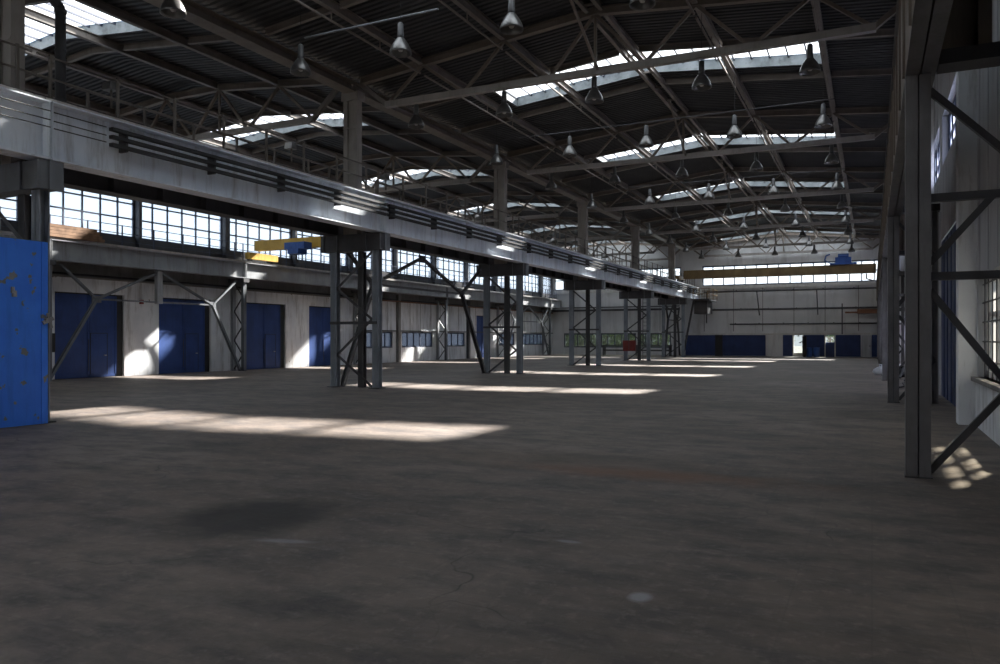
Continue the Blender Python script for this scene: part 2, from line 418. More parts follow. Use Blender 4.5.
for k, (a, b) in enumerate(RW + [(3, 6.5)]):
    t = window('x', XR + .2, a, b, .98, 2.95, 4, [2.2], 'frame_white', 'dirty_glass', 'white-framed window with iron bars in the right wall, %s' % ['beside the near column', 'behind the camera'][k], .09, .12, .12)
    m = MB()
    for z in (1.3, 1.68, 2.06, 2.44, 2.8): m.tube((XR + .08, a - .03, z), (XR + .08, b + .03, z), .016)
    for j in range(9): y = a + (b - a) * (j + .5) / 9; m.tube((XR + .08, y, .98), (XR + .08, y, 2.95), .012)
    m.build('window_bars', 'steel_dark', t)
    m = MB().box(XR - .12, XR + .2, a - .1, b + .1, .90, .98); m.build('window_sill', 'wall_concrete', t)
for k, (a, b) in enumerate([(33, 36.5), (45, 48.5), (38.5, 41.5), (52, 56), (27.8, 30.8)]):
    window('x', XR + .2, a, b, 1, 3, 4, [2.2], 'frame_white', 'milky_glass', 'frosted window far along the right wall, opening %d' % (k + 1), .07, .1)
for k, (a, b) in enumerate(RCL):
    window('x', XR + .2, a, b, 6.9, 8.4, 5, [7.7], 'frame_dark', 'milky_glass', 'high frosted window in the right wall, bay %d' % (k + 1), .06, .1)

# doors ----------------------------------------------------------------
def door_pair(n, y0, y1, zt, label, wicket=True):
    t = thing('door_%d' % n, (XL - .1, (y0+y1)/2, 0), label, None, None, 'structure')
    ym = (y0 + y1) / 2
    for j, (a, b) in enumerate(((y0, ym - .004), (ym + .004, y1 - .30))):
        m = MB().box(XL - .20, XL - .14, a, b, .0, zt - .06)
        d = m.build('door_leaf', 'blue_door', t)
        fr = MB()
        for (p, q, r, s_) in ((a, b, .03, .13), (a, b, zt - .16, zt - .06), (a, a + .09, .03, zt - .06), (b - .09, b, .03, zt - .06), (a, b, 2.02, 2.10)):
            fr.box(XL - .14, XL - .12, p, q, r, s_)
        fr.build('stiffener_frame', 'blue_door', d)
        if j == 1 and wicket:
            wk = MB().box(XL - .14, XL - .105, a + .06, a + .86, .16, 1.95).build('wicket_door', 'blue_door', d)
            g_ = MB()
            for q in ((a + .04, a + .06, .14, 1.97), (a + .86, a + .885, .14, 1.97), (a + .06, a + .86, 1.95, 1.975)): g_.box(XL - .12, XL - .10, *q)
            g_.build('wicket_gap', 'black_rubber', d)
            MB().box(XL - .105, XL - .06, a + .70, a + .82, .95, 1.0).build('handle', 'bar_steel', d)
        if j == 0:
            MB().tube((XL - .10, b - .05, .3), (XL - .10, b - .05, 1.7), .015).build('latch_rod', 'steel_dark', d)
    MB().box(XL - .2, XL - .12, y1 - .30, y1, 0, zt).build('door_jamb', 'black_rubber', t)
    MB().box(XL - .2, XL - .12, y0, y1 - .3, zt - .06, zt).build('door_head', 'black_rubber', t)
DL = ['blue steel double gate in the side wall, nearest the camera in view', 'blue double gate in the side wall with portal brace in front', 'blue double gate in the side wall right of the first laced column',
      'blue double gate in the side wall seen past the first tower', 'blue gate far along the side wall beyond the low windows', 'blue double gate hidden behind the blue sheet panel']
for k, (a, b, z) in enumerate(DOORS_L): door_pair(k + 1, a, b, z, DL[k], k != 3)
# plaster reveals/lintel strip and the wall base trims
for k, (a, b) in enumerate(FBLUE):
    t = thing('door_%d' % (7 + k), ((a+b)/2, Y1, 0), 'blue sliding panel along the far wall foot, panel %d from the left' % (k + 1), None, None, 'structure')
    MB().box(a, b, Y1 - .12, Y1 - .04, .05, 2.03).build('door_panel', 'blue_dark', t)
    m = MB(); nn = max(2, int((b - a) / .5))
    for j in range(nn + 1):
        x = a + (b - a) * j / nn; m.box(x - .02, x + .02, Y1 - .14, Y1 - .12, .05, 2.03)
    m.build('panel_ribs', 'blue_dark', t)
for k, (a, b) in enumerate(FDOOR):
    t = thing('door_%d' % (13 + k), ((a+b)/2, Y1, 0), 'white-framed glazed door in the far wall, %s of the two' % ['left', 'right'][k], None, None, 'structure')
    m = MB(); m.box(a - .09, a, Y1 - .14, Y1 + .1, 0, 2.1); m.box(b, b + .09, Y1 - .14, Y1 + .1, 0, 2.1); m.box(a, b, Y1 - .14, Y1 + .1, 2.0, 2.1)
    m.build('door_frame', 'frame_white', t)
    MB().box(a, b, Y1 + .2, Y1 + .21, .3 if k else .02, 1.98).build('glass_pane', 'clear_glass', t)
    m = MB().box(a, b, Y1 + .16, Y1 + .24, .0, .35) if k == 0 else MB().box(a, b, Y1 + .16, Y1 + .24, .0, 1.35)
    m.build('lower_panel', 'frame_white' if k == 0 else 'blue_dark', t)
MB_ = MB().box(-13.85, -13.1, Y1 - .1, Y1 - .02, 0, 2.05).build('door_21', 'black_rubber'); struct(MB_, 'narrow black sheet standing in for the dark opening between the two left blue panels')  # wall is solid here; black sheet imitates the shade inside an opening
t = thing('door_15', (-.5, Y1 - .1, 0), 'light grey door leaf at the right end of the far wall', None, None, 'structure')
MB().box(-.85, -.1, Y1 - .14, Y1 - .06, .05, 2.0).build('door_leaf', 'wall_panel', t)
MB().box(-.2, -.15, Y1 - .2, Y1 - .14, .95, 1.1).build('handle', 'steel_dark', t)
# right wall big blue gate with white posts
t = thing('door_16', (XR + .1, 23.9, 0), 'tall dark blue gate recessed in the right wall', None, None, 'structure')
MB().box(XR + .0, XR + .08, 20.95, 26.85, .02, 4.65).build('door_leaf', 'blue_dark', t)
m = MB()
for y in (21.4, 22.5, 23.6, 24.7, 25.8): m.box(XR - .02, XR, y - .03, y + .03, .02, 4.6)
m.build('panel_ribs', 'blue_dark', t)
for k, (y0_, y1_, x0_, zt) in enumerate([(18.0, 18.5, 1.57, 10.6), (27.0, 27.5, 1.40, 5.6), (30.0, 30.8, 1.62, 10.6), (42, 42.8, 1.62, 10.6), (54, 54.8, 1.62, 10.6)]):
    o = MB().box(x0_, XR, y0_, y1_, 0, zt).build('trim_%d' % (k + 1), 'wall_white'); struct(o, 'white plastered pilaster on the right wall')
o = MB().box(XR - .04, XR, 12.8, 18.0, 0, .9).build('trim_8', 'wall_white'); struct(o, 'white painted wall apron under the barred window')
# lower left-wall pilasters (thin rusty wall posts)
for k, y in enumerate([46.9, 57.6, 42.3]):
    o = MB().box(XL, XL + .22, y - .15, y + .15, 0, 4.9).build('wall_post', 'wall_concrete' if k == 0 else 'steel_dark')
    tag(o, ['grey-brown post on the side wall between two low windows', 'dark thin post on the side wall beside the far blue gate', 'dark post on the side wall behind the first tower'][k], 'post', 'thin posts on the side wall')
# far wall sheeting panels: joints and battens
m = MB()
for x in (-27, -23, -19.3, -14.9, -12.1, -9.4, -6.6, -3.9, -1.1): m.box(x - .03, x + .03, Y1 - .02, Y1, 2.4, 6.8)
struct(m.build('trim_9', 'wall_concrete'), 'vertical joint strips on the far wall')
m = MB().box(-17, 1.7, Y1 - .10, Y1, 2.05, 2.2); struct(m.build('trim_10', 'frame_white'), 'pale lintel above the blue panels')
m = MB().box(-15.2, 1.6, Y1 - .12, Y1, 6.55, 6.85); struct(m.build('trim_11', 'frame_white'), 'pale sill ledge under the far windows')
m = MB().box(-30.9, -17.3, Y1 - .12, Y1, 6.45, 6.8); struct(m.build('trim_12', 'frame_white'), 'pale sill ledge under the side bay end windows')
# vertical cladding grooves upper right wall, left wall low panels
m = MB()
for y in [14 + 1.2*k for k in range(50)]:
    if 17.9 < y < 18.6 or 20 < y < 27.6: continue
    m.box(XR - .008, XR, y - .01, y + .01, 3.0, 10.6)
struct(m.build('trim_13', 'girder_dull'), 'vertical cladding joints on the right wall')
m = MB()
for y in [42.6 + 1.5*k for k in range(23)]: m.box(XL, XL + .012, y - .02, y + .02, 2.25, 4.35)
struct(m.build('trim_14', 'wall_concrete'), 'panel joints on the side wall above the low windows')
m = MB().box(XL, XL + .1, 42.5, 76.9, 2.22, 2.30); struct(m.build('trim_15', 'steel_dark'), 'dark ledge line over the low windows')

# ------------------------------------------------------------------ far wall pipes
for k, (z, x0, x1, r) in enumerate([(6.25, -14.9, 1.6, .07), (4.5, -14.4, 1.7, .09), (3.08, -12.4, 1.7, .07)]):
    t = thing('wall_pipe', (-6, Y1 - .25, z), ['upper horizontal pipe on the far wall just under the windows', 'middle horizontal pipe on the far wall', 'lowest horizontal pipe on the far wall above the blue panels'][k], 'pipe', 'pipes on the far wall')
    MB().tube((x0, Y1 - .25, z), (x1, Y1 - .25, z), r).build('pipe_run', 'steel_dark', t)
    m = MB()
    for j in range(7):
        x = x0 + .5 + j * (x1 - x0 - 1) / 6; m.box(x - .05, x + .05, Y1 - .25, Y1, z - .05, z + .12)
    m.build('pipe_brackets', 'steel_dark', t)
for k, (x, z0, z1, lean) in enumerate([(-9.9, 3.9, 6.2, .25), (-4.6, 3.9, 6.2, .1), (-2.45, 2.1, 4.9, 0), (-14.6, 3.2, 6.2, 0)]):
    o = MB().bar((x, Y1 - .35, z1), (x + lean, Y1 - .35, z0), .1).build('wall_stay', 'steel_dark')
    tag(o, ['slanting dark stay on the far wall, left of centre', 'thin dark stay on the far wall near its middle', 'rusty vertical downpipe on the far wall above the blue panel', 'vertical stay at the left end of the far wall pipes'][k], 'pipe')
o = MB().box(-2.2, -1.2, Y1 - .5, Y1 - .3, 4.0, 4.15).box(-1.2, .9, Y1 - .7, Y1 - .2, 3.95, 4.35).build('duct', 'rust'); tag(o, 'short rusty duct at the right end of the far wall', 'duct')
o = MB().box(-31, -17.3, Y1 - .3, Y1 - .12, 4.55, 4.75).box(-31, -17.3, Y1 - .3, Y1 - .12, 4.9, 5.0).build('wall_rail', 'steel_dark'); tag(o, 'double dark rail on the end wall of the side bay', 'rail')

# ------------------------------------------------------------------ mid towers and roof columns
def h_col(m, x, y, z0, z1, w=.3, d=.3, t=.03):
    m.box(x - w/2, x + w/2, y - d/2, y - d/2 + t, z0, z1); m.box(x - w/2, x + w/2, y + d/2 - t, y + d/2, z0, z1); m.box(x - t/2, x + t/2, y - d/2, y + d/2, z0, z1)
def i_col(m, x, y, z0, z1, w=.3, d=.3, t=.03):
    m.box(x - w/2, x - w/2 + t, y - d/2, y + d/2, z0, z1); m.box(x + w/2 - t, x + w/2, y - d/2, y + d/2, z0, z1); m.box(x - w/2, x + w/2, y - t/2, y + t/2, z0, z1)
NTH = ['nearest', 'second', 'third', 'fourth', 'fifth', 'sixth']
for k, y in enumerate(TR):
    yc = y + .15
    t = thing('crane_tower', (-16.35, yc, 0), 'grey three-legged steel tower under the central crane girders, %s' % (NTH[k] + ' from the camera' if k else 'behind the blue panel'), 'tower', 'towers under the central crane girders')
    for x, mm in ((-17.27, 'tower_steel'), (-15.47, 'tower_steel')):
        m = MB(); h_col(m, x, yc, 0, 4.8, .27, .22)
        L = m.build('leg', mm, t)
        MB().box(x - .22, x + .22, yc - .19, yc + .19, 0, .03).build('base_plate', 'steel_dark', L)
    m = MB(); h_col(m, -16.25, yc + .2, 0, 4.8, .22, .22, .025); m.build('leg', 'steel_dark', t)
    xl, xr = -17.12, -15.62
    zs = [4.75, 3.5, 2.4, 1.15, .05]
    side = [xl, xr] * 3 if k != 1 else [xr, xl] * 3
    for j in range(4):
        MB().angle((side[j], yc - .05, zs[j]), (side[j+1], yc - .05, zs[j+1]), .09, .015, (0, 1, 0)).build('lacing_bar', 'steel_dark', t)
    MB().bar((-17.4, yc - .12, 2.28), (-15.4, yc - .12, 2.28), .06, .1).build('strut', 'steel_dark', t)
    m = MB().box(-17.75, -15.15, yc - .22, yc + .22, 4.8, 5.38)
    hd = m.build('head_beam', 'steel_dark' if k else 'steel_grey', t)
    for x in (-17.6, -17.0, -15.75, -15.17): MB().box(x - .015, x + .015, yc - .27, yc - .22, 4.8, 5.38).build('stiffener_plate', 'steel_grey', hd)
    MB().box(-15.15, -15.10, yc - .05, yc + .25, 4.78, 5.38).build('end_plate', 'steel_grey', hd)
    # roof column above
    c = thing('roof_column', (-16.48, yc, 5.4), 'brown steel roof column between the two central crane girders, %s from the camera' % NTH[k], 'column', 'brown roof columns on the towers')
    m = MB(); m.box(-16.80, -16.62, yc - .15, yc + .15, 5.40, 10.35); m.box(-16.40, -16.22, yc - .15, yc + .15, 5.40, 10.35); m.box(-16.64, -16.38, yc - .1, yc - .08, 5.40, 10.35)
    m.build('shaft', 'column_brown', c)
    m = MB().box(-16.86, -16.14, yc - .2, yc + .2, 10.1, 10.4); m.build('cap_plate', 'column_brown', c)
    for z in (6.9, 8.0, 9.1): MB().box(-16.8, -16.22, yc - .175, yc - .15, z, z + .06).build('tie_plate', 'column_brown', c)

# central crane girders ---------------------------------------------------
ends = [-2] + TR + [76.6]
BAY = ['nearest', 'second', 'third', 'fourth', 'fifth', 'sixth', 'seventh']
def girder(x, y0, y1, face, label, group, mat, zb=5.4, zt=6.6, ww=.5):
    t = thing('crane_girder', (x, (y0+y1)/2, zb), label, 'girder', group)
    g0, g1 = y0 + .015, y1 - .015
    MB().box(x - .01, x + .01, g0, g1, zb + .03, zt - .03).build('web', mat, t)
    MB().box(x - ww/2, x + ww/2, g0, g1, zb, zb + .03).build('bottom_flange', mat, t)
    MB().box(x - ww/2, x + ww/2, g0, g1, zt - .03, zt).build('top_flange', mat, t)
    n = 8
    for j in range(n + 1):
        m = MB()
        y = g0 + .02 + (g1 - g0 - .04) * j / n
        # full-depth stiffeners on the back, end plates on both sides
        if j in (0, n): m.box(x - ww/2 + .02, x + ww/2 - .02, y - .012, y + .012, zb + .03, zt - .03)
        else: m.box(min(x, x - face * (ww/2 - .03)), max(x, x - face * (ww/2 - .03)), y - .008, y + .008, zb + .03, zt - .03)
        m.build('web_stiffener', mat, t)
    MB().box(x - .035, x + .035, g0, g1, zt, zt + .11).build('crane_rail', 'rail_steel', t)
    return t
for k, (a, b) in enumerate(zip(ends, ends[1:])):
    a2, b2 = (a + .15 if k else a), (b + .15 if k < 6 else b)
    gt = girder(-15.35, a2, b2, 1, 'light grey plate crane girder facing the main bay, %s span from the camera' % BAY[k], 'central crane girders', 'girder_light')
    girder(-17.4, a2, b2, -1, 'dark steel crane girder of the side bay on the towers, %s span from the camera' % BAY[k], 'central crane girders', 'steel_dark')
    if k >= 1:
        cr = thing('conductor_rail', (-15.05, (a2+b2)/2, 5.95), 'set of thin dark conductor rails along the central girder face, %s span' % BAY[k], 'rail', 'conductor rails on the central girder')
        s0 = a2 + (1.3 if k == 1 else .05)
        for z in (6.0, 6.17, 6.34):
            MB().box(-15.10, -14.97, s0, b2 - .05, z - .036, z + .036).build('bar', 'black_rubber', cr); 
        n = 4
        for j in range(n):
            y = s0 + .2 + (b2 - s0 - .4) * (j + .1) / n
            MB().box(-15.34, -15.10, y - .03, y + .03, 5.94, 6.42).build('bracket', 'steel_dark', cr)
    m = MB()
    for j, z in enumerate((6.05, 6.2, 6.38)): m.tube((-15.08 + .0 * j, a2 + .05, z), (-15.08, b2 - .05 if k else b2 - .05, z), .012, 6)
    if k < 2:
        if k == 1:
            m = MB()
            for z in (6.05, 6.2, 6.38): m.tube((-15.12, a2 + .05, z), (-15.12, a2 + 1.25, z), .012, 6)
        tag(m.build('cable', 'black_rubber'), 'thin black cables strung along the central girder face, %s span' % BAY[k], 'cable')
    wk = thing('walkway', (-16.4, (a2+b2)/2, 6.35), 'steel plate walkway between the central crane girders, %s span' % BAY[k], 'walkway', 'walkway between the crane girders')
    m = MB()
    m.box(-17.14, -16.92, a2 + .02, b2 - .02, 6.36, 6.40); m.box(-16.04, -15.62, a2 + .02, b2 - .02, 6.36, 6.40); m.box(-16.92, -16.04, a2 + .3, b2 - .3, 6.36, 6.40)
    m.build('deck_plate', 'steel_dark', wk)
    for j in range(6):
        y = a2 + .8 + j * (b2 - a2 - 1.6) / 5; MB().box(-17.14, -15.62, y - .04, y + .04, 6.24, 6.36).build('cross_beam', 'steel_dark', wk)
    for sx, nm in ((-15.68, 'main bay side'), (-17.06, 'side bay side')):
        r = thing('guard_railing', (sx, (a2+b2)/2, 6.4), 'brown guard railing on the crane walkway, %s, %s span from the camera' % (nm, BAY[k]), 'railing', 'guard railings on the crane walkway')
        for z in (6.82, 7.25, 7.7):
            MB().bar((sx, a2 + .05, z), (sx, b2 - .05, z), .035).build('rail', 'railing_steel', r)
        nn = 8
        for j in range(nn):
            y = a2 + .35 + j * (b2 - a2 - .7) / (nn - 1) + (.25 if sx < -16 else 0) * (1 if j < nn - 1 else -1)
            MB().bar((sx, y, 6.4), (sx, y, 7.75), .055).build('post', 'railing_steel', r)

# portal bracing ------------------------------------------------------------
def portal(x, ya, yb, base_a, base_b, zt, label, mat='steel_dark', w=.17, zn=3.45, nf=.2):
    L = yb - ya; t = thing('portal_brace', (x, (ya+yb)/2, 0), label, 'brace', 'portal braces between columns')
    na, nb, ap = ya + L*nf, yb - L*nf, (ya + yb)/2
    for (p, q, ww) in (((x, base_a, .02), (x, na, zn), w), ((x, base_b, .02), (x, nb, zn), w),
                       ((x, na, zn), (x, ap, zt), w*.8), ((x, nb, zn), (x, ap, zt), w*.8),
                       ((x, na, zn), (x, ya + .5, zt - .06), w*.8), ((x, nb, zn), (x, yb - .5, zt - .06), w*.8)):
        MB().ibeam(p, q, ww*.8, ww, .02, (1, 0, 0)).build('brace_bar', mat, t)
    MB().bar((x, na, zn), (x, nb, zn), w*.5).build('tie', mat, t)
    m = MB()
    for (yy, zz) in ((na, zn), (nb, zn), (ap, zt - .05)): m.box(x - .02, x + .02, yy - .22, yy + .22, zz - .15, zz + .15)
    m.build('gusset_plates', mat, t)
    return t
portal(-17.2, 22.0, 33.8, 22.45, 33.75, 5.15, 'dark K-shaped portal brace between the second and third towers', zn=3.8, nf=.2)
portal(-17.2, 70.35, 76.8, 70.4, 76.5, 4.85, 'dark portal brace between the last tower and the far wall')
portal(-30.0, 20.0, 30.75, 20.0, 30.5, 4.84, 'long grey portal brace in front of the first two blue gates', 'steel_grey', .15, 3.42)
portal(-30.0, 62.9, 73.7, 63.1, 73.4, 4.84, 'portal brace far along the side wall near the corner', 'steel_grey', .15, 3.35)
t = thing('hanger_bracket', (-30.0, 25.4, 3.3), 'short grey hanger under the side girder between the blue gates', 'bracket')
MB().box(-30.1, -29.9, 25.2, 25.5, 3.35, 4.85).build('hanger_plate', 'girder_dull', t)

# left wall crane girder on laced columns -------------------------------------
LG = [20.0 + 10.75*k for k in range(-2, 6)]
for k, y in enumerate(LG):
    if y < 18: continue
    t = thing('laced_column', (-30.4, y, 0), 'grey laced column under the side wall crane girder, %s from the camera' % ORD[k - 2], 'column', 'laced columns along the side wall')
    for x in (-30.0, -30.75):
        m = MB(); i_col(m, x, y, 0, 4.85, .16, .22, .02); m.build('leg', 'steel_grey' if x == -30.0 else 'girder_dull', t)
    n = 6
    for j in range(n):
        za, zb_ = .1 + 4.6*j/n, .1 + 4.6*(j+1)/n
        xa, xb = (-30.08, -30.67) if j % 2 else (-30.67, -30.08)
        MB().bar((xa, y, za), (xb, y, zb_), .05).build('lacing_bar', 'steel_dark', t)
    MB().box(-30.9, -29.8, y - .2, y + .2, 4.7, 4.9).build('head_plate', 'steel_dark', t)
lg_ends = LG + [76.7]
for k, (a, b) in enumerate(zip(lg_ends, lg_ends[1:])):
    girder(-30.0, a, b, 1, 'grey crane girder along the side wall, %s span from the camera' % ORD[k], 'side wall crane girders', 'girder_dull', 4.92, 5.75, .4)
    r = thing('guard_railing', (-30.5, (a+b)/2, 5.8), 'thin dark railing above the side wall crane girder, %s span' % ORD[k], 'railing', 'guard railings above the side wall girder')
    MB().box(-30.95, -30.25, a + .02, b - .02, 5.72, 5.76).build('walkway_plate', 'steel_dark', r)
    for z in (6.1, 6.45, 6.8):
        MB().bar((-30.35, a + .05, z), (-30.35, b - .05, z), .03).build('rail', 'frame_dark', r)
    for j in range(7):
        y = a + .3 + j * (b - a - .6) / 6; MB().bar((-30.35, y, 5.76), (-30.35, y, 6.82), .045).build('post', 'frame_dark', r)
# dark mullion posts that stand in front of the high windows
for k, y in enumerate(MUL):
    if y < 8: continue
    o = MB().box(XL, XL + .22, y - (.16 if k % 2 else .08), y + (.16 if k % 2 else .08), 5.8, 10.3).build('wall_column', 'steel_dark')
    tag(o, 'dark upper wall column between two high side windows, %s from the camera' % ORD[k - 2] if k - 2 < 10 else 'dark upper wall column in the far left corner', 'column', 'upper wall columns between the high windows')

# things stored on the side wall walkway
t = thing('timber_stack', (-30.0, 20.5, 5.86), 'brown timber planks stacked on the side wall girder at the left', 'timber')
for j in range(4): MB().box(-30.3, -29.8, 19.0 + .1*j, 22.4 - .12*j, 5.87 + .13*j, 5.99 + .13*j).build('plank', 'wood', t)
t = thing('switch_cabinet', (-30.3, 16.6, 5.87), 'light grey cabinet on the side wall girder at the left edge', 'cabinet')
MB().box(-30.3, -29.8, 15.2, 18.0, 5.87, 6.75).build('body', 'girder_dull', t); MB().box(-29.8, -29.78, 15.3, 17.9, 5.95, 6.7).build('door', 'girder_light', t)

# ------------------------------------------------------------------ right towers / girder
RC = [10.9 + 12*k for k in range(6)]
RC[1] = 23.3; RC[2] = 35.2
for k, y in enumerate(RC):
    yc = y + .17
    t = thing('crane_tower', (1.1, yc, 0), 'dark grey laced steel column by the right wall, %s from the camera' % NTH[k], 'tower', 'columns along the right wall')
    mm = 'near_steel'
    L = thing('leg', (0, 0, 0)); L.parent = t; L.location = (-1.1 + .55, 0, 0)
    MB().box(.38, .515, yc - .17, yc + .12, 0, 5.04).build('channel', mm, L)
    MB().box(.53, .66, yc - .17, yc + .12, 0, 5.04).build('channel', mm, L)
    MB().box(.515, .53, yc - .05, yc + .05, 0, 5.04).build('spacer_plate', 'steel_dark', L)
    MB().box(.37, .68, yc - .18, yc + .14, 0, .02).build('base_plate', 'steel_dark', L)
    m = MB(); i_col(m, 1.5 if k else 1.53, yc, 0, 5.3, .16, .3, .02); m.build('outer_leg', mm, t)
    zz = [0, 1.65, 2.5, 3.5, 4.9]
    for z in (2.52, 3.5): MB().bar((.655, yc - .05, z), (1.5, yc - .05, z), .1, .1).build('strut', 'near_steel' if k else 'steel_dark', t)
    for p, q in (((.65, .08), (1.5, 1.15)), ((.65, 2.35), (1.5, 1.15)), ((.65, 2.68), (1.32, 3.48)), ((.65, 4.85), (1.5, 3.95))):
        MB().bar((p[0], yc - .05, p[1]), (q[0], yc - .05, q[1]), .08, .09, (0, 1, 0)).build('lacing_bar', 'steel_dark', t)
    m = MB().box(.74, 1.62, yc - .2, yc + .2, 5.12, 5.3); m.build('head_plate', 'steel_dark', t)
    c = thing('roof_column', (.95, yc, 5.3), 'brown upper roof column by the right wall, %s from the camera' % NTH[k], 'column', 'upper roof columns by the right wall')
    m = MB(); m.box(.76, .9, yc - .2, yc + .2, 5.3, 10.45); m.box(1.15, 1.3, yc - .2, yc + .2, 5.3, 10.45); m.box(.9, 1.15, yc - .02, yc + .02, 5.3, 10.45); m.build('shaft', 'truss_brown', c)
    MB().box(.7, 1.35, yc - .25, yc + .25, 10.3, 10.45).build('cap_plate', 'truss_brown', c)
re = [-3] + [y + .17 for y in RC] + [76.6]
for k, (a, b) in enumerate(zip(re, re[1:])):
    t = thing('crane_girder', (.55, (a+b)/2, 5.3), 'dark crane girder of paired plates by the right wall, %s span from the camera' % BAY[k], 'girder', 'right wall crane girders')
    a += .015; b -= .015
    MB().box(.38, .537, a, b, 5.05, 5.08).box(.557, .715, a, b, 5.05, 5.08).build('bottom_flange', 'near_steel', t)
    MB().box(.38, .40, a, b, 5.08, 6.7).box(.695, .715, a, b, 5.08, 6.7).build('web', 'truss_brown', t)
    MB().box(.33, .76, a, b, 6.7, 6.73).build('top_flange', 'near_steel', t)
    MB().box(.51, .58, a, b, 6.73, 6.84).build('crane_rail', 'rail_steel', t)
    for j in range(9): y = a + .05 + (b - a - .1)*j/8; MB().box(.35, .38, y - .01, y + .01, 5.08, 6.7).build('web_stiffener', 'truss_brown', t)
# portal-like braces in far right row
portal(.55, 35.4, 47.1, 35.6, 46.7, 5.0, 'dark portal brace in the right column row')

# ------------------------------------------------------------------ trusses
def truss(y, nodes_b, nodes_t, xl, xr, zb, label, group):
    t = thing('roof_truss', ((xl+xr)/2, y, zb), label, 'truss', group)
    pts = [xl] + nodes_t + [xr]
    m = MB()
    for a, b in zip(pts, pts[1:]): m.ibeam((a, y, zr(a) - .02), (b, y, zr(b) - .02), .2, .24, .025)
    m.build('top_chord', 'truss_brown', t)
    MB().bar((nodes_b[0] - .05, y, zb), (nodes_b[-1] + .05, y, zb), .2, .2).build('bottom_chord', 'chord_lit_grey', t)
    seq = []
    for i, b in enumerate(nodes_b):
        for a in (nodes_t[i - 1] if i > 0 else None, nodes_t[i] if i < len(nodes_t) else None):
            if a is not None: seq.append((b, a))
    for b, a in seq:
        MB().bar((b, y, zb), (a, y, zr(a) - .1), .09, .1, (0, 1, 0)).build('diagonal', 'truss_brown', t)
    for (b, xe) in ((nodes_b[0], xl), (nodes_b[-1], xr)):
        MB().bar((b, y, zb), (xe, y, zr(xe) - .1), .14, .16, (0, 1, 0)).build('end_diagonal', 'purlin_brown', t)
    mid = nodes_t[len(nodes_t)//2]
    MB().bar((mid, y, zb), (mid, y, zr(mid) - .1), .08).build('king_post', 'truss_brown', t)
for k, y in enumerate(TR[1:] + [76.5]):
    yc = y + .05 if y < 76 else y
    truss(yc, [-14.98, -12, -9, -6, -3, 0.05], [-13.55, -10.52, RIDGE, -4.5, -1.4], -16.1, 1.2, 9.76, 'brown steel roof truss across the main bay, %s from the camera' % ORD[k], 'main bay roof trusses')
    truss(yc, [-29.9, -27.0, -24.2 + 1.4, -21.0, -18.1][:0] or [-30.0, -27.1, -24.2 - 0, -21.3, -18.2], [-28.55, -25.65, -22.75, -19.75], -30.9, -16.9, 9.65, 'brown steel roof truss across the side bay, %s from the camera' % ORD[k], 'side bay roof trusses')
    # stays from ridge to bottom chord
    o = MB().bar((RIDGE + .12, yc - .12, 9.78), (RIDGE + .12, yc - 3.2, 11.35), .07).build('knee_stay', 'purlin_brown'); tag(o, 'thin stay from the ridge down to the truss chord, %s from the camera' % ORD[k], 'stay', 'ridge stays')
pe = [-4.5, 10.05] + [y + .05 for y in TR[1:]] + [76.4]
PN = {-13.55: 'leftmost', -10.52: 'second from the left', RIDGE: 'ridge', -4.5: 'second from the right', -1.4: 'rightmost',
      -28.55: 'leftmost', -25.65: 'second from the left', -22.75: 'second from the right', -19.75: 'rightmost'}
for k, (a, b) in enumerate(zip(pe, pe[1:])):
    a += .13; b -= .13
    for x in (-13.55, -10.52, RIDGE, -4.5, -1.4, -28.55, -25.65, -22.75, -19.75):
        bay = 'main bay' if x > -16 else 'side bay'
        t = thing('purlin', (x, (a+b)/2, zr(x) - .1), 'brown purlin under the %s roof, %s line, %s span' % (bay, PN[x], BAY[k]), 'beam', bay + ' purlins')
        z = zr(x) + .02
        if x == RIDGE:
            for dx in (-.22, .22): MB().ibeam((x + dx, a, z), (x + dx, b, z), .12, .22, .02).build('ridge_beam', 'purlin_brown', t)
            for j in range(7): y = a + .3 + (b - a - .6)*j/6; MB().bar((x - .21, y, z), (x + .21, y, z), .06).build('spacer_bar', 'purlin_brown', t)
        else:
            MB().ibeam((x, a, z), (x, b, z), .16, .26, .022).build('beam', 'purlin_brown', t)
            if x < -16: continue
            MB().bar((x - .02, a, z - .42), (x - .02, b, z - .42), .05).build('lower_tie', 'purlin_brown', t)
            for j in range(1, 5): y = a + (b - a)*j/5; MB().bar((x - .02, y, z - .42), (x - .02, y, z - .12), .03).build('hanger_rod', 'purlin_brown', t)
    o = MB().ibeam((-16.48, a - .1, 10.53), (-16.48, b + .1, 10.53), .5, .34, .03).build('valley_beam', 'truss_brown'); tag(o, 'deep dark valley beam along the central column line, %s span from the camera' % BAY[k], 'beam', 'valley beams')
    o = MB().ibeam((1.0, a - .1, 10.55), (1.0, b + .1, 10.55), .4, .2, .03).build('eaves_beam', 'truss_brown'); tag(o, 'brown eaves beam over the right wall columns, %s span from the camera' % BAY[k], 'beam', 'eaves beams')
